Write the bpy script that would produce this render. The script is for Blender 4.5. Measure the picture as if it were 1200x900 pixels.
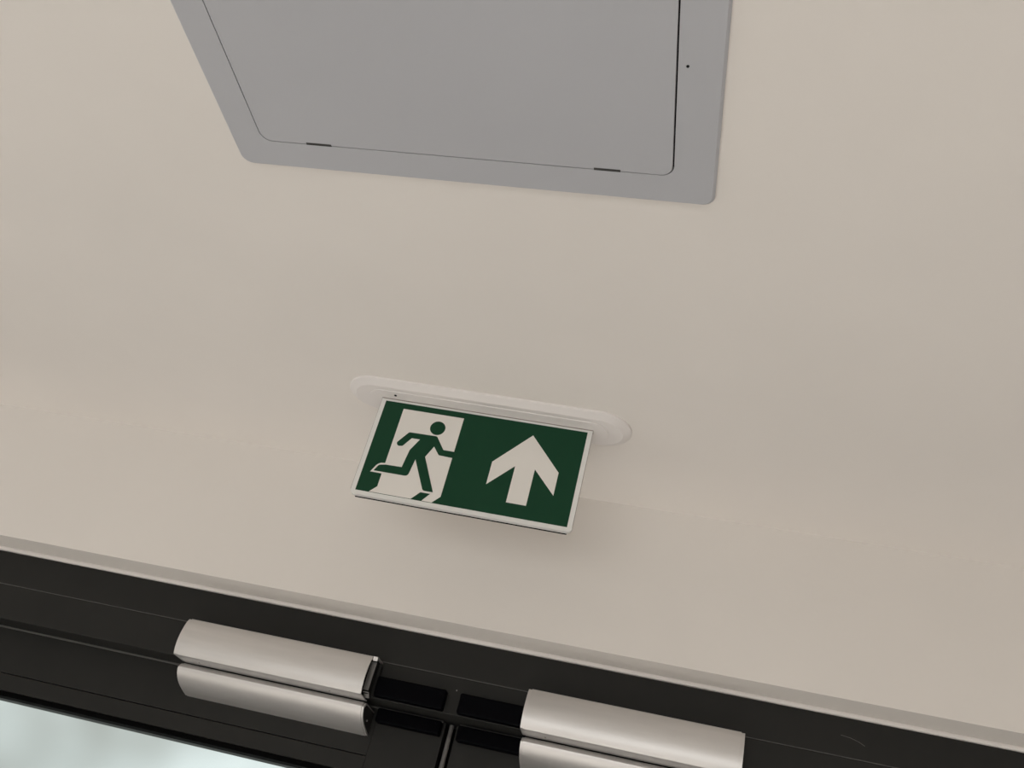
import bpy, bmesh, math
from mathutils import Matrix, Vector

for o in list(bpy.data.objects):
    bpy.data.objects.remove(o, do_unlink=True)
SC = bpy.context.scene
COL = SC.collection

# ------------------------------------------------------------------ camera
EYE = 1.70                       # lens height above the floor; heights below are given relative to it
CEIL = 0.675                     # ceiling above the lens
cam_d = bpy.data.cameras.new('camera')
cam = bpy.data.objects.new('camera', cam_d)
COL.objects.link(cam)
right = Vector((0.9676, 0.1096, 0.2275)).normalized()
fwd = Vector((-0.2145, 0.8322, 0.5112)).normalized()
up = right.cross(fwd).normalized()
right = fwd.cross(up).normalized()
M = Matrix((right, up, -fwd)).transposed().to_4x4()
M.translation = Vector((0, 0, EYE))
cam.matrix_world = M
cam_d.sensor_width = 36
cam_d.lens = 36 * 1149.75 / 1200
cam_d.clip_start = 0.01
SC.camera = cam

# ------------------------------------------------------------------ view, sky, lights
vs = SC.view_settings
vs.view_transform = 'Standard'
vs.look = 'None'
vs.exposure = -0.09
vs.gamma = 1.0
vs.use_curve_mapping = False

world = bpy.data.worlds.new('overcast_sky')
SC.world = world
world.use_nodes = True
wn, wl = world.node_tree.nodes, world.node_tree.links
wn.clear()
w_out = wn.new('ShaderNodeOutputWorld')
w_bg = wn.new('ShaderNodeBackground')
w_tc = wn.new('ShaderNodeTexCoord')
w_no = wn.new('ShaderNodeTexNoise')
w_no.inputs['Scale'].default_value = 6.0
w_no.inputs['Detail'].default_value = 2.0
w_no.inputs['Roughness'].default_value = 0.45
w_rp = wn.new('ShaderNodeValToRGB')
w_rp.color_ramp.elements[0].position = 0.36
w_rp.color_ramp.elements[0].color = (0.45, 0.475, 0.45, 1)
w_rp.color_ramp.elements[1].position = 0.62
w_rp.color_ramp.elements[1].color = (0.90, 0.985, 0.98, 1)
w_mp = wn.new('ShaderNodeMapping')
w_mp.inputs['Location'].default_value = (0.8, 0.0, 0.0)
wl.new(w_tc.outputs['Generated'], w_mp.inputs['Vector'])
wl.new(w_mp.outputs['Vector'], w_no.inputs['Vector'])
wl.new(w_no.outputs['Fac'], w_rp.inputs['Fac'])
wl.new(w_rp.outputs['Color'], w_bg.inputs['Color'])
w_bg.inputs['Strength'].default_value = 1.08
wl.new(w_bg.outputs['Background'], w_out.inputs['Surface'])


def area(name, loc, aim, sx, sy, power, colour, spread=180):
    d = bpy.data.lights.new(name, 'AREA')
    d.shape = 'RECTANGLE'
    d.size, d.size_y = sx, sy
    d.energy = power
    d.spread = math.radians(spread)
    d.color = colour
    o = bpy.data.objects.new(name, d)
    COL.objects.link(o)
    o.location = loc
    o.rotation_euler = (Vector(aim) - Vector(loc)).to_track_quat('-Z', 'Y').to_euler()
    return o


# daylight through the left window; unseen fill lamps added at the back and overhead
area('window_daylight', (-4.12, 0.0, 1.32), (0.0, 0.0, 1.32), 2.4, 1.9, 12, (1.0, 0.985, 0.965))
area('added_back_fill', (-0.4, -3.72, 0.85), (-0.4, 0.0, 0.85), 3.4, 1.3, 40, (1.0, 0.985, 0.965))
area('added_ceiling_fill', (-0.4, -0.1, 2.36), (-0.4, -0.1, 0.0), 0.5, 0.5, 42, (1.0, 0.98, 0.965), 110)


# ------------------------------------------------------------------ materials
def mat(name, colour, rough=0.5, metal=0.0, spec=0.5, noise=0.0, nscale=8.0, bump=0.0, bscale=200.0, stretch=None):
    m = bpy.data.materials.new(name)
    m.use_nodes = True
    nt = m.node_tree
    b = nt.nodes['Principled BSDF']
    b.inputs['Base Color'].default_value = (*colour, 1)
    b.inputs['Roughness'].default_value = rough
    b.inputs['Metallic'].default_value = metal
    b.inputs['Specular IOR Level'].default_value = spec
    if noise or bump:
        tc = nt.nodes.new('ShaderNodeTexCoord')
        mp = nt.nodes.new('ShaderNodeMapping')
        if stretch:
            mp.inputs['Scale'].default_value = stretch
        nt.links.new(tc.outputs['Object'], mp.inputs['Vector'])
    if noise:
        n = nt.nodes.new('ShaderNodeTexNoise')
        n.inputs['Scale'].default_value = nscale
        n.inputs['Detail'].default_value = 4
        r = nt.nodes.new('ShaderNodeValToRGB')
        r.color_ramp.elements[0].position = 0.3
        r.color_ramp.elements[1].position = 0.7
        r.color_ramp.elements[0].color = (*[c * (1 - noise) for c in colour], 1)
        r.color_ramp.elements[1].color = (*[min(1, c * (1 + noise)) for c in colour], 1)
        nt.links.new(mp.outputs['Vector'], n.inputs['Vector'])
        nt.links.new(n.outputs['Fac'], r.inputs['Fac'])
        nt.links.new(r.outputs['Color'], b.inputs['Base Color'])
    if bump:
        n2 = nt.nodes.new('ShaderNodeTexNoise')
        n2.inputs['Scale'].default_value = bscale
        n2.inputs['Detail'].default_value = 3
        bp = nt.nodes.new('ShaderNodeBump')
        bp.inputs['Strength'].default_value = bump
        bp.inputs['Distance'].default_value = 0.002
        nt.links.new(mp.outputs['Vector'], n2.inputs['Vector'])
        nt.links.new(n2.outputs['Fac'], bp.inputs['Height'])
        nt.links.new(bp.outputs['Normal'], b.inputs['Normal'])
    return m


def clear_pane(name, tint, gloss_rough=0.0):
    m = bpy.data.materials.new(name)
    m.use_nodes = True
    nt = m.node_tree
    nt.nodes.clear()
    out = nt.nodes.new('ShaderNodeOutputMaterial')
    mix = nt.nodes.new('ShaderNodeMixShader')
    fr = nt.nodes.new('ShaderNodeFresnel')
    fr.inputs['IOR'].default_value = 1.45
    tr = nt.nodes.new('ShaderNodeBsdfTransparent')
    tr.inputs['Color'].default_value = (*tint, 1)
    gl = nt.nodes.new('ShaderNodeBsdfGlossy')
    gl.inputs['Roughness'].default_value = gloss_rough
    nt.links.new(fr.outputs['Fac'], mix.inputs['Fac'])
    nt.links.new(tr.outputs['BSDF'], mix.inputs[1])
    nt.links.new(gl.outputs['BSDF'], mix.inputs[2])
    nt.links.new(mix.outputs['Shader'], out.inputs['Surface'])
    return m


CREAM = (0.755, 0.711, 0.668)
CEILING_CREAM_LIT = (0.81, 0.764, 0.722)  # the wall's cream, lightened to put stronger ceiling light into the colour
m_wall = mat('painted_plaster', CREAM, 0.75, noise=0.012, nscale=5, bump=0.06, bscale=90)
m_ceil = mat('ceiling_cream_lit', CEILING_CREAM_LIT, 0.75, noise=0.015, nscale=4, bump=0.06, bscale=60)
m_floor = mat('floor_stone', (0.66, 0.64, 0.61), 0.5, noise=0.08, nscale=6)
m_pave = mat('paving', (0.45, 0.45, 0.43), 0.8, noise=0.1, nscale=3)
m_bead = mat('bead_white', (0.74, 0.70, 0.67), 0.5)
m_frame = mat('anthracite_coating', (0.0215, 0.021, 0.0195), 0.5, spec=0.14, noise=0.05, nscale=20, bump=0.05, bscale=900)
m_rubber = mat('black_rubber', (0.002, 0.002, 0.002), 0.7, spec=0.03)
m_seal_lit_rail = mat('grey_rubber_lit_rail', (0.10, 0.095, 0.09), 0.55, noise=0.25, nscale=60)
m_edge = mat('edge_line_tint', (0.30, 0.255, 0.235), 0.5)
m_slot = mat('latch_grey', (0.055, 0.053, 0.052), 0.6, spec=0.2)
m_joint = mat('joint_grey', (0.075, 0.072, 0.068), 0.6)
m_black = mat('black_plastic', (0.0012, 0.0012, 0.002), 0.5, spec=0.03)
m_alu = mat('anodised_aluminium', (0.65, 0.63, 0.615), 0.45, metal=0.78, noise=0.04, nscale=14, stretch=(0.6, 6, 6))
m_alu_edge = mat('aluminium_end_cap', (0.66, 0.64, 0.625), 0.45, metal=0.78)
m_steel = mat('zinc_steel', (0.24, 0.23, 0.22), 0.45, metal=0.7)
m_panel = mat('grey_powder_coat', (0.475, 0.477, 0.505), 0.5, noise=0.015, nscale=5, bump=0.03, bscale=500)
m_dark = mat('dark_void', (0.015, 0.015, 0.015), 0.8, spec=0.1)
m_house = mat('white_polycarbonate', (0.77, 0.73, 0.71), 0.4)
m_green = mat('safety_green_print', (0.009, 0.049, 0.024), 0.45, spec=0.12)
m_print = mat('white_print', (0.76, 0.725, 0.68), 0.5)
m_glass = clear_pane('door_glass', (0.97, 0.99, 0.985))
m_acry = mat('frosted_edge_acrylic', (0.93, 0.92, 0.89), 0.12)
b_ = m_acry.node_tree.nodes['Principled BSDF']
b_.inputs['Transmission Weight'].default_value = 0.25
b_.inputs['IOR'].default_value = 1.3


# ------------------------------------------------------------------ mesh helpers (heights relative to the lens)
def link(name, me, m, parent=None, smooth=False):
    o = bpy.data.objects.new(name, me)
    COL.objects.link(o)
    me.materials.append(m)
    if smooth:
        for p in me.polygons:
            p.use_smooth = True
    if parent is not None:
        o.parent = parent
        o.matrix_parent_inverse = parent.matrix_world.inverted()
    return o


def from_bm(name, bm, m, parent=None, smooth=False):
    bmesh.ops.recalc_face_normals(bm, faces=bm.faces)
    me = bpy.data.meshes.new(name)
    bm.to_mesh(me)
    bm.free()
    return link(name, me, m, parent, smooth)


def add_box(bm, x0, x1, y0, y1, z0, z1, bev=0.0, seg=2):
    r = bmesh.ops.create_cube(bm, size=1)
    vv = r['verts']
    for v in vv:
        v.co = Vector(((x0 + x1) / 2 + v.co.x * (x1 - x0), (y0 + y1) / 2 + v.co.y * (y1 - y0),
                       EYE + (z0 + z1) / 2 + v.co.z * (z1 - z0)))
    if bev:
        es = {e for v in vv for e in v.link_edges}
        bmesh.ops.bevel(bm, geom=list(es), offset=bev, segments=seg, affect='EDGES', profile=0.5)


def box(name, x0, x1, y0, y1, z0, z1, m, parent=None, bev=0.0, seg=2):
    bm = bmesh.new()
    add_box(bm, x0, x1, y0, y1, z0, z1, bev, seg)
    return from_bm(name, bm, m, parent)


def prism(name, poly, axis, a0, a1, m, parent=None, bev=0.0, smooth=False):
    """poly swept along an axis: axis x takes (y, z), axis y takes (x, z), axis z takes (x, y)."""
    bm = bmesh.new()

    def P(p, a):
        if axis == 'x':
            return Vector((a, p[0], EYE + p[1]))
        if axis == 'y':
            return Vector((p[0], a, EYE + p[1]))
        return Vector((p[0], p[1], EYE + a))
    A = [bm.verts.new(P(p, a0)) for p in poly]
    B = [bm.verts.new(P(p, a1)) for p in poly]
    n = len(poly)
    bm.faces.new(A)
    bm.faces.new(list(reversed(B)))
    for i in range(n):
        bm.faces.new((A[i], A[(i + 1) % n], B[(i + 1) % n], B[i]))
    if bev:
        bmesh.ops.recalc_face_normals(bm, faces=bm.faces)
        bmesh.ops.bevel(bm, geom=list(bm.edges), offset=bev, segments=2, affect='EDGES', profile=0.5)
    o = from_bm(name, bm, m, parent)
    if smooth:
        smooth_by_angle(o, 35)
    return o


def smooth_by_angle(o, deg):
    me = o.data
    for p in me.polygons:
        p.use_smooth = True
    bm = bmesh.new()
    bm.from_mesh(me)
    for e in bm.edges:
        e.smooth = not (len(e.link_faces) == 2 and e.calc_face_angle(0) > math.radians(deg))
    bm.to_mesh(me)
    bm.free()


def rrect(x0, x1, y0, y1, r, seg=8):
    pts = []
    for cx, cy, a in ((x1 - r, y1 - r, 0), (x0 + r, y1 - r, 90), (x0 + r, y0 + r, 180), (x1 - r, y0 + r, 270)):
        for k in range(seg + 1):
            t = math.radians(a + 90 * k / seg)
            pts.append((cx + r * math.cos(t), cy + r * math.sin(t)))
    return pts


def stadium(cx, cy, half, r, seg=32):
    pts = []
    for s, a in ((1, -90), (-1, 90)):
        for k in range(seg + 1):
            t = math.radians(a + 180 * k / seg)
            pts.append((cx + s * half + r * math.cos(t), cy + r * math.sin(t)))
    return pts


def loft(name, rings, m, parent=None, cap0=True, cap1=True, close=False, smooth=35):
    """rings: list of (list of (x, y), z); equal point counts."""
    bm = bmesh.new()
    R = [[bm.verts.new((p[0], p[1], EYE + z)) for p in pts] for pts, z in rings]
    n = len(R[0])
    pairs = list(zip(R, R[1:])) + ([(R[-1], R[0])] if close else [])
    for a, b in pairs:
        for i in range(n):
            bm.faces.new((a[i], a[(i + 1) % n], b[(i + 1) % n], b[i]))
    if cap0 and not close:
        bm.faces.new(R[0])
    if cap1 and not close:
        bm.faces.new(R[-1])
    o = from_bm(name, bm, m, parent)
    smooth_by_angle(o, smooth)
    return o


def cyl(name, c, axis, r, h, m, parent=None, seg=20):
    bm = bmesh.new()
    bmesh.ops.create_cone(bm, cap_ends=True, segments=seg, radius1=r, radius2=r * 0.86, depth=h)
    q = Vector(axis).to_track_quat('Z', 'Y').to_matrix()
    for v in bm.verts:
        v.co = q @ v.co + Vector((c[0], c[1], EYE + c[2]))
    o = from_bm(name, bm, m, parent)
    smooth_by_angle(o, 40)
    return o


def tag(o, label, cat, group=None, kind=None):
    o['label'] = label
    o['category'] = cat
    if group:
        o['group'] = group
    if kind:
        o['kind'] = kind
    return o


def thing(name, loc, label, cat, group=None, kind=None):
    o = bpy.data.objects.new(name, None)
    COL.objects.link(o)
    o.empty_display_size = 0.05
    o.matrix_world = Matrix.Translation((loc[0], loc[1], EYE + loc[2]))
    return tag(o, label, cat, group, kind)


# ------------------------------------------------------------------ the setting
YW, ZT = 1.4134, 0.4365          # wall face, underside of the lintel
YF, YL = 1.478, 1.530            # door frame face, door leaf face
YB = 1.66                        # outer face of the wall
DX0, DX1 = -1.42, 0.735          # door opening
RX0, RX1, RY0 = -4.2, 3.0, -3.8
FL = -EYE

tag(box('floor', RX0, RX1, RY0, YB, FL - 0.1, FL, m_floor), 'beige stone floor of the entrance room', 'floor', kind='structure')
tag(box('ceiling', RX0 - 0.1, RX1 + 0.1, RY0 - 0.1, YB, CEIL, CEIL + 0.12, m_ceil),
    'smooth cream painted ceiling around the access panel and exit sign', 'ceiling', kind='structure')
bm = bmesh.new()
add_box(bm, RX0, RX1, YW, YB, ZT, CEIL)
add_box(bm, RX0, DX0, YW, YB, FL, ZT)
add_box(bm, DX1, RX1, YW, YB, FL, ZT)
tag(from_bm('wall_front', bm, m_wall), 'cream plastered lintel wall above the dark door frame', 'wall', kind='structure')
bm = bmesh.new()
for a in ((RX0 - 0.1, RX0, RY0, -1.2, FL, CEIL), (RX0 - 0.1, RX0, 1.2, YB, FL, CEIL),
          (RX0 - 0.1, RX0, -1.2, 1.2, FL, -1.33), (RX0 - 0.1, RX0, -1.2, 1.2, 0.57, CEIL)):
    add_box(bm, *a)
tag(from_bm('wall_left', bm, m_wall), 'cream side wall with a wide window opening', 'wall', kind='structure')
tag(box('wall_right', RX1, RX1 + 0.1, RY0, YB, FL, CEIL, m_wall), 'cream side wall opposite the window', 'wall', kind='structure')
bm = bmesh.new()
for a in ((RX0, -2.1, FL, CEIL), (1.3, RX1, FL, CEIL), (-2.1, 1.3, FL, -1.5), (-2.1, 1.3, -0.2, CEIL)):  # unseen opening, added to go with the back fill lamp
    add_box(bm, a[0], a[1], RY0 - 0.1, RY0, a[2], a[3])
tag(from_bm('wall_back', bm, m_wall), 'cream wall with an added opening at the far end of the room from the doors', 'wall', kind='structure')
tag(box('pavement', -9, 9, YB, 16, FL - 0.12, FL - 0.02, m_pave), 'grey paving outside the glazed doors', 'pavement', kind='structure')

# white plaster bead where the reveal meets the frame
tag(box('trim_1', DX0, DX1, YF - 0.005, YF + 0.03, 0.4302, ZT, m_bead, bev=0.0012),
    'thin white edge bead between the lintel and the dark door frame', 'trim', kind='structure')

# frame head of the double door
fr = thing('door_frame', ((DX0 + DX1) / 2, YF, FL), 'anthracite metal head and posts framing the glazed double doors', 'door frame', kind='structure')
ZG, ZFB = 0.3752, 0.3188
box('head_cover', DX0, DX1, YF, YB - 0.02, ZG + 0.0003, 0.4302, m_frame, fr, bev=0.0012)
box('head_profile', DX0, DX1, YF + 0.0004, YB - 0.02, ZFB, ZG - 0.0003, m_frame, fr, bev=0.0012)
box('joint_line', DX0, DX1, YF - 0.0004, YF + 0.01, ZG - 0.0005, ZG + 0.0005, m_joint, fr)  # paler grey line drawn along the groove
box('post', DX0, DX0 + 0.05, YF, YB - 0.02, FL, ZFB, m_frame, fr, bev=0.0015)
box('post', DX1 - 0.05, DX1, YF, YB - 0.02, FL, ZFB, m_frame, fr, bev=0.0015)
cyl('screw', (-0.3375, YF, 0.3555), (0, -1, 0), 0.0012, 0.0012, m_steel, fr, 10)
# fine curved scratch in the coating of the head
sp = [(0.219, 0.4045), (0.232, 0.4030), (0.244, 0.3995), (0.252, 0.3955)]
poly = [(x, z + 0.0003) for x, z in sp] + [(x, z - 0.0003) for x, z in reversed(sp)]
prism('scratch', poly, 'y', YF - 0.0002, YF + 0.0005, m_seal_lit_rail, fr)

# door leaves
XS0, XS1 = -0.3525, -0.3345      # meeting edges of the two leaves
YG = 1.568                       # glass plane
YO = 1.615                       # outer face of the leaf
ZR, ZJ = 0.2180, 0.2448          # underside of the top rail, bead joint
ZLT = 0.3162


def leaf(name, x0, x1, meet, label):
    """x0 hinge side, x1 meeting side (either order); meet = stile side sign."""
    t = thing(name, ((x0 + x1) / 2, YL, FL), label, 'door', kind='structure')
    a, b = min(x0, x1), max(x0, x1)
    st = 0.1085
    zb = FL + 0.14
    bvl = 0.0004
    # stiles run the full height, rails between them
    box('stile', a, a + st, YL, YO, FL + 0.008, ZLT, m_frame, t, bev=bvl)
    box('stile', b - st, b, YL, YO, FL + 0.008, ZLT, m_frame, t, bev=bvl)
    g = 0.0003
    box('top_rail', a + st + g, b - st - g, YL, YO, ZJ + g, ZLT, m_frame, t, bev=bvl)
    box('bottom_rail', a + st + g, b - st - g, YL, YO, FL + 0.008, zb, m_frame, t, bev=bvl)
    gx0, gx1 = a + st, b - st
    box('glazing_bead', gx0 + g, gx1 - g, YL + 0.0006, YG - 0.010, ZR, ZJ - 2 * g, m_frame, t, bev=0.001)
    box('outer_rail', gx0 + g, gx1 - g, YG + 0.010, YO, 0.2130, ZJ - g, m_seal_lit_rail, t, bev=0.001)  # outside light on the rail's underside put into this paler grey
    box('gasket', gx0 + g, gx1 - g, YL + 0.006, YG - 0.003, 0.2102, ZR - 0.0002, m_rubber, t)
    for s in (gx0, gx1 - 0.006):
        box('gasket', s, s + 0.006, YG - 0.010, YG - 0.003, zb, 0.2092, m_rubber, t)
    box('glass_pane', gx0 - 0.004, gx1 + 0.004, YG - 0.003, YG + 0.003, zb - 0.004, 0.228, m_glass, t)
    # rubber lip in the rebate along the top edge
    box('top_seal', a + 0.004, b - 0.004, YL - 0.0025, YL + 0.004, ZLT - 0.0006, ZFB - 0.0002, m_joint, t, bev=0.0006)
    return t


left_leaf = leaf('door_1', -1.365, XS0, 1, 'dark framed glazed door leaf with pale daylight in its glass')
right_leaf = leaf('door_2', 0.68, XS1, -1, 'dark framed door leaf under the lock plate beside the scratched frame head')
# brush seal between the leaves, fixed to the left one
prism('meeting_seal', [(-0.3462, 1.536), (-0.3462, 1.531), (-0.3442, 1.5295), (-0.3418, 1.5295), (-0.3398, 1.531), (-0.3398, 1.536)],
      'z', FL + 0.01, 0.3155, m_seal_lit_rail, left_leaf)
box('seal_carrier', XS0, XS1 - 0.001, 1.556, 1.60, FL + 0.01, 0.3155, m_rubber, left_leaf)

# ------------------------------------------------------------------ electromagnetic locks: magnet housing on the frame, keeper on the leaf
UP = [(YF, 0.3120), (YF, 0.3730), (1.4500, 0.3730), (1.4445, 0.3718), (1.4405, 0.3660), (1.4375, 0.3580), (1.4352, 0.3490), (1.4340, 0.3400),
      (1.4340, 0.3310), (1.4355, 0.3220), (1.4380, 0.3155), (1.4398, 0.3128), (1.4420, 0.3120)]
LO = [(YL, 0.2722), (YL, 0.3104), (1.4780, 0.3104), (1.4745, 0.3085), (1.4692, 0.3022), (1.4700, 0.2985), (1.4735, 0.2930), (1.4790, 0.2882),
      (1.4860, 0.2840), (1.4950, 0.2802), (1.5060, 0.2770), (1.5180, 0.2742)]


def shrink(poly, d):
    cy = max(p[0] for p in poly)
    cz = (max(p[1] for p in poly) + min(p[1] for p in poly)) / 2
    hz = (max(p[1] for p in poly) - min(p[1] for p in poly)) / 2
    return [(p[0] + d if p[0] < cy - 1e-6 else p[0], cz + (p[1] - cz) * (hz - d) / hz) for p in poly]


def magnet(x0, x1, open_end, label, grp):
    t = thing('door_magnet', ((x0 + x1) / 2, YF, 0.3120), label, 'door lock', grp)
    cap = 0.005
    a = x0 + cap
    b = (x1 - 0.0085) if open_end else (x1 - cap)
    if open_end:
        # outer cover is a bent sheet; the chassis sticks out of it where the end cap is missing
        inner = shrink(UP, 0.0016)
        shell = UP[1:] + [UP[0]]
        ins = inner[1:] + [inner[0]]
        prism('cover', shell + list(reversed(ins)), 'x', a, b, m_alu, t, smooth=True)
        ch = [(YF, 0.3185), (YF, 0.3700), (1.4560, 0.3700), (1.4545, 0.3685), (1.4530, 0.3200), (1.4545, 0.3185)]
        prism('chassis', ch, 'x', a, x1 - 0.0035, m_dark, t)
        prism('front_strip', [(1.4520, 0.3230), (1.4530, 0.3230), (1.4545, 0.3660), (1.4535, 0.3660)], 'x', b - 0.003, x1 - 0.0030, m_steel, t)
        prism('top_tab', [(YF, 0.3712), (YF, 0.3730), (1.4500, 0.3730), (1.4450, 0.3722), (1.4460, 0.3660), (1.4472, 0.3660), (1.4472, 0.3712)],
              'x', b + 0.0003, x1 - 0.001, m_alu_edge, t)
        prism('bracket', [(1.4530, 0.3190), (1.4560, 0.3200), (1.4640, 0.3140), (1.4650, 0.3152), (1.4565, 0.3214), (1.4526, 0.3204)],
              'x', b - 0.002, x1 - 0.002, m_steel, t)
        prism('end_flange', [(1.4700, 0.3190), (1.4716, 0.3190), (1.4716, 0.3690), (1.4700, 0.3690)], 'x', x1 - 0.0035, x1 + 0.001, m_frame, t)
    else:
        prism('cover', UP, 'x', a, b, m_alu, t, smooth=True)
        prism('end_cap', shrink(UP, 0.0008), 'x', b + 0.0002, x1, m_alu_edge, t, smooth=True)
    prism('end_cap', shrink(UP, 0.0008), 'x', x0, a - 0.0002, m_alu_edge, t, smooth=True)
    for k, fx in enumerate((0.115, 0.80)):
        cyl('bottom_screw', (x0 + (x1 - x0) * fx, 1.4600, 0.3119), (0, 0, -1), 0.0016, 0.0012, m_steel, t, 12)
    return t


def keeper(x0, x1, label, grp):
    t = thing('lock_keeper', ((x0 + x1) / 2, YL, 0.2722), label, 'door lock', grp)
    prism('cover', LO, 'x', x0 + 0.0035, x1 - 0.0035, m_alu, t, smooth=True)
    for s, (a, b) in enumerate(((x0, x0 + 0.0032), (x1 - 0.0032, x1))):
        prism('end_cap', shrink(LO, 0.0008), 'x', a, b, m_alu_edge if s == 0 else m_alu_edge, t, smooth=True)
    prism('end_plate', shrink(LO, 0.0035), 'x', x1 - 0.0002, x1 + 0.0006, m_frame, t)
    cyl('screw', (x1 + 0.0008, 1.5020, 0.2895), (1, 0, 0), 0.0020, 0.0020, m_steel, t, 12)
    return t


G1 = 'lock housings on the door frame'
G2 = 'lock keepers on the door leaves'
magnet(-0.781, -0.4605, True, 'silver curved lock housing with a missing end cap showing its dark inside', G1)
magnet(-0.2250, 0.0865, False, 'silver curved lock housing with both end caps on the scratched frame side', G1)
keeper(-0.781, -0.468, 'rounded silver lock keeper on the leaf with visible glass, under open-ended housing', G2)
keeper(-0.2245, 0.0870, 'rounded silver lock keeper under the lock housing with both end caps', G2)


# ------------------------------------------------------------------ black door contacts
def contact(name, x0, x1, y0, y1, z0, z1, screw_x, label, grp):
    t = thing(name, ((x0 + x1) / 2, y1, z0), label, 'door contact', grp)
    box('body', x0, x1, y0, y1, z0, z1, m_black, t, bev=0.0026, seg=3)
    cyl('screw_cover', (screw_x, y0, (z0 + z1) / 2 + 0.006), (0, -1, 0), 0.0034, 0.0010, m_black, t, 18)
    return t


GC = 'black contact blocks where the doors meet'
contact('door_contact', -0.4585, -0.3490, 1.4630, YF, 0.3200, 0.3500, -0.3560,
        'black plastic contact block on the frame head beside the open-ended lock housing', GC)
contact('door_contact', -0.3270, -0.2262, 1.4630, YF, 0.3200, 0.3500, -0.3205,
        'black plastic contact block on the frame head beside the capped lock housing', GC)
contact('door_contact', -0.4590, -0.3560, 1.5120, YL, 0.2935, 0.3145, -0.3620,
        'black plastic contact block on the leaf with visible glass, beside the door gap', GC)
contact('door_contact', -0.3290, -0.2262, 1.5120, YL, 0.2915, 0.3145, -0.3230,
        'black plastic contact block on the leaf under the capped lock housing', GC)

# ------------------------------------------------------------------ ceiling access panel
PX0, PX1, PY1 = -0.5374, -0.0373, 0.7180
PY0 = PY1 - 0.500
IX0, IX1, IY1 = -0.5018, -0.0785, 0.6808
IY0 = PY0 + 0.037
t = thing('access_panel', ((PX0 + PX1) / 2, (PY0 + PY1) / 2, CEIL), 'flat grey square access panel set in the cream ceiling', 'access panel')
ob, it = rrect(PX0, PX1, PY0, PY1, 0.012), rrect(IX0 - 0.0009, IX1 + 0.0016, IY0 - 0.0009, IY1 + 0.0007, 0.0125)
obi = rrect(PX0 + 0.0025, PX1 - 0.0025, PY0 + 0.0025, PY1 - 0.0025, 0.0105)
loft('frame', [(ob, CEIL), (ob, CEIL - 0.0020), (obi, CEIL - 0.0042), (it, CEIL - 0.0042), (it, CEIL)], m_panel, t, close=True, smooth=20)
fi = bpy.data.objects
dpoly = rrect(IX0, IX1, IY0, IY1, 0.0115)
dinn = rrect(IX0 + 0.0006, IX1 - 0.0006, IY0 + 0.0006, IY1 - 0.0006, 0.0110)
pd = loft('panel_door', [(dpoly, CEIL - 0.0012), (dpoly, CEIL - 0.0040), (dinn, CEIL - 0.0044)], m_panel, t, smooth=20)
bk = rrect(IX0 - 0.004, IX1 + 0.004, IY0 - 0.004, IY1 + 0.004, 0.012)
loft('backing', [(bk, CEIL), (bk, CEIL - 0.0008)], m_dark, t)
for a, b in ((-0.4525, -0.4251), (-0.1535, -0.1278)):
    sl = box('latch_slot', a, b, IY1 - 0.0022, IY1 + 0.0006, CEIL - 0.0047, CEIL - 0.003, m_slot, pd)
cyl('screw_hole', (-0.0689, 0.5527, CEIL - 0.0043), (0, 0, -1), 0.0015, 0.0008, m_dark, t, 14)

# ------------------------------------------------------------------ exit sign
SW, SH = 0.2944, 0.1448                    # printed sheet
SCX, SCY, STOP = -0.3277, 1.1720, 0.6610   # middle of the sheet's top edge
YAW = 0.026
es = thing('exit_sign', (SCX, 1.176, CEIL), 'green and white running man exit sign hanging from the ceiling with an arrow', 'exit sign')
build_root = es


def put(o):
    """turn a part built square to the wall by the sign's small yaw"""
    c = Vector((SCX, 1.176, 0))
    Rm = Matrix.Rotation(YAW, 4, 'Z')
    o.data.transform(Matrix.Translation(c) @ Rm @ Matrix.Translation(-c))
    return o


BC = (SCX, 1.177)
HL, BR = 0.1620, 0.0445
B = lambda d: stadium(BC[0], BC[1], HL, BR - d)
ZB = CEIL - 0.0085
house = put(loft('housing', [(B(0), CEIL), (B(0), CEIL - 0.0022), (B(0.0008), CEIL - 0.0032), (B(0.0045), CEIL - 0.0048),
                             (B(0.0100), CEIL - 0.0078), (B(0.0115), ZB)], m_house, es, smooth=25))
gi = stadium(BC[0], BC[1], 0.1500, 0.0252)
gj = stadium(BC[0], BC[1], 0.1500, 0.0247)
gk = stadium(BC[0], BC[1], 0.1500, 0.0240)
put(loft('gear_tray', [(gi, ZB + 0.002), (gj, ZB - 0.0006), (gk, ZB - 0.0010)], m_house, es, smooth=20))
put(cyl('indicator_light', (-0.4600, 1.1610, ZB - 0.0011), (0, 0, -1), 0.0022, 0.0012, m_black, es, 16))

PT = 0.0065
YP = SCY
mgn = 0.0066
x0, x1 = SCX - SW / 2 - mgn, SCX + SW / 2 + mgn
zt, zb = ZB + 0.0010, STOP - SH - 0.0062
r = 0.0065
pl = [(x0, zt), (x1, zt)]
for k in range(9):
    a = math.radians(-90 * k / 8)
    pl.append((x1 - r + r * math.cos(a), zb + r + r * math.sin(a)))
for k in range(9):
    a = math.radians(-90 - 90 * k / 8)
    pl.append((x0 + r + r * math.cos(a), zb + r + r * math.sin(a)))
plate = put(prism('acrylic_plate', pl, 'y', YP, YP + PT, m_acry, es))
put(box('back_edge_line', x0 + r, x1 - r, YP + PT, YP + PT + 0.0032, zb - 0.0003, zb + 0.004, m_rubber, es))  # dark strip added for the back film's edge seen through the acrylic

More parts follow.
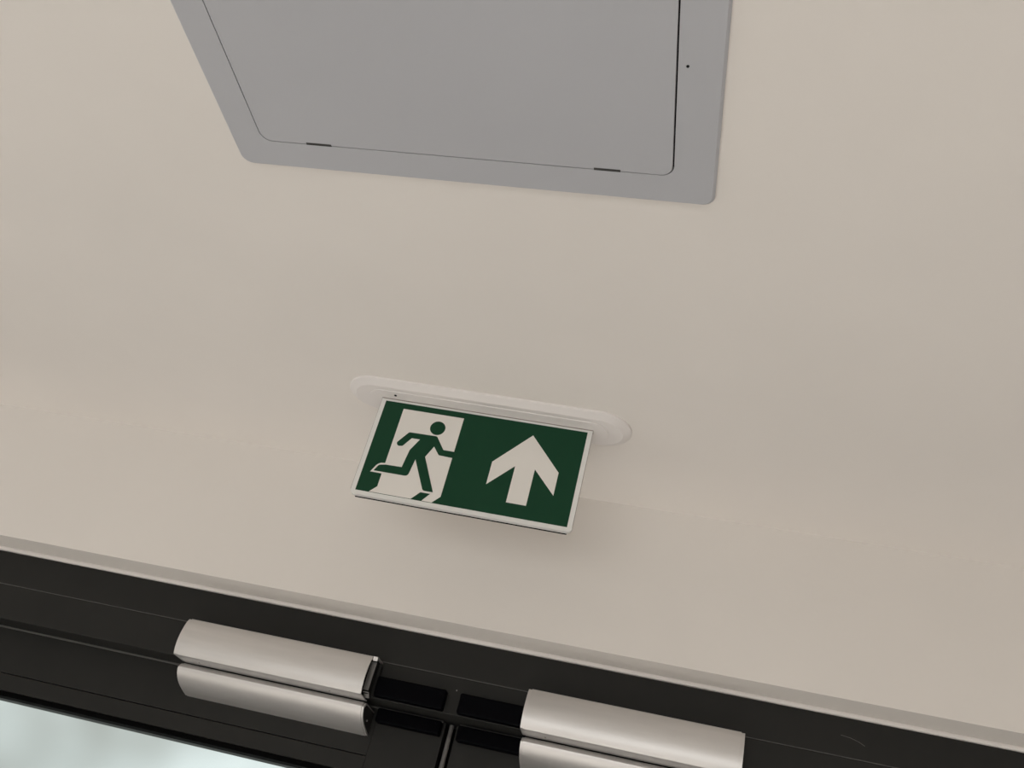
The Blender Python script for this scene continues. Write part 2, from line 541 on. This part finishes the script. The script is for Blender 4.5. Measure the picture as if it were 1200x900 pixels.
# the acrylic's edge refraction drawn as dark strips along both plate sides
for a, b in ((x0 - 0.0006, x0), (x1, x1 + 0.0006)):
    put(box('refraction_line', a, b, YP + 0.0004, YP + 0.0018, zb + r, zt - 0.002, m_edge, es))
put(box('plate_top_line', x0 - 0.0004, x1 + 0.0004, YP - 0.0004, YP + PT + 0.001, ZB - 0.0022, ZB - 0.0010, m_edge, es))  # dark line drawn where the plate meets the housing

X0, Z0 = SCX - SW / 2, STOP


def P2(pts):
    k = SW / 0.2931
    return [(X0 + u * k / 1000, Z0 + v * k / 1000) for u, v in pts]


def layer(name, pts, d, m, parent):
    """flat printed film, lying on the plate's front face"""
    return put(prism(name, P2(pts), 'y', YP - d, YP - d + 0.00012, m, parent))


def rounded(pts):
    """(u, v, radius) corners turned into short arcs"""
    out = []
    n = len(pts)
    for i, (u, v, rr) in enumerate(pts):
        p = Vector((u, v))
        if rr <= 0:
            out.append((u, v))
            continue
        a = (Vector(pts[i - 1][:2]) - p)
        b = (Vector(pts[(i + 1) % n][:2]) - p)
        ang = a.angle(b)
        d = min(rr / math.tan(ang / 2), a.length * 0.49, b.length * 0.49)
        q0, q1 = p + a.normalized() * d, p + b.normalized() * d
        for k in range(7):
            s = k / 6
            q = q0 * (1 - s) ** 2 + p * 2 * s * (1 - s) + q1 * s * s
            out.append((q.x, q.y))
    return out


HS = 144.1
sheet = layer('green_sheet', [(0, 0), (293.1, 0), (293.1, -HS), (0, -HS)], 0.00015, m_green, es)
doorway = [(29.0, -9.1), (118.4, -9.1), (118.2, -133.0), (108.3, -HS + .6), (94.2, -HS + .6), (79.0, -HS + .6), (19.4, -HS + .6), (28.6, -134.0)]
layer('doorway_symbol', doorway, 0.0003, m_print, sheet)
# white outline of the trailing foot that leaves the doorway
layer('foot_outline', [(12.0, -113.9), (17.2, -103.2), (19.8, -100.3), (23.0, -98.4), (28.9, -97.6), (33, -97.6), (33, -114.1), (28.4, -114.1)], 0.00036, m_print, sheet)
man = rounded([(38.0, -68.6, 4.5), (34.8, -63.8, 4.0), (48.0, -44.6, 4.0), (88.6, -44.0, 4.5), (103.0, -63.4, 2.0), (119.0, -63.4, 0), (119.0, -73.2, 0),
               (98.6, -72.4, 3.0), (88.8, -60.4, 0), (80.8, -78.2, 0), (106.2, -128.6, 0), (91.6, -128.8, 5.0), (68.6, -84.5, 0),
               (65.2, -111.6, 6.0), (16.2, -111.6, 0), (20.8, -101.8, 5.0), (30.2, -100.0, 0), (53.2, -99.6, 0), (56.5, -72.0, 5.0), (66.2, -53.2, 0),
               (54.2, -53.2, 1.5), (44.8, -67.4, 3.5)])
fig = layer('running_man', man, 0.00048, m_green, sheet)
layer('head', [(85.9 + 10.9 * math.cos(k * math.pi / 20), -31.2 + 10.9 * math.sin(k * math.pi / 20)) for k in range(40)], 0.00048, m_green, fig)
layer('floor_shadow', [(78.9, -HS + .4), (89.4, -131.6), (103.0, -131.6), (94.0, -HS + .4)], 0.00048, m_green, sheet)
ax = 220.1
arrow = [(0, -18.2), (46.2, -68.4), (46.2, -103.2), (13.7, -69.2), (13.7, -124.3), (-13.7, -124.3), (-13.7, -69.2), (-46.2, -103.2), (-46.2, -68.4)]
layer('arrow_symbol', [(ax + u, v) for u, v in arrow], 0.0003, m_print, sheet)
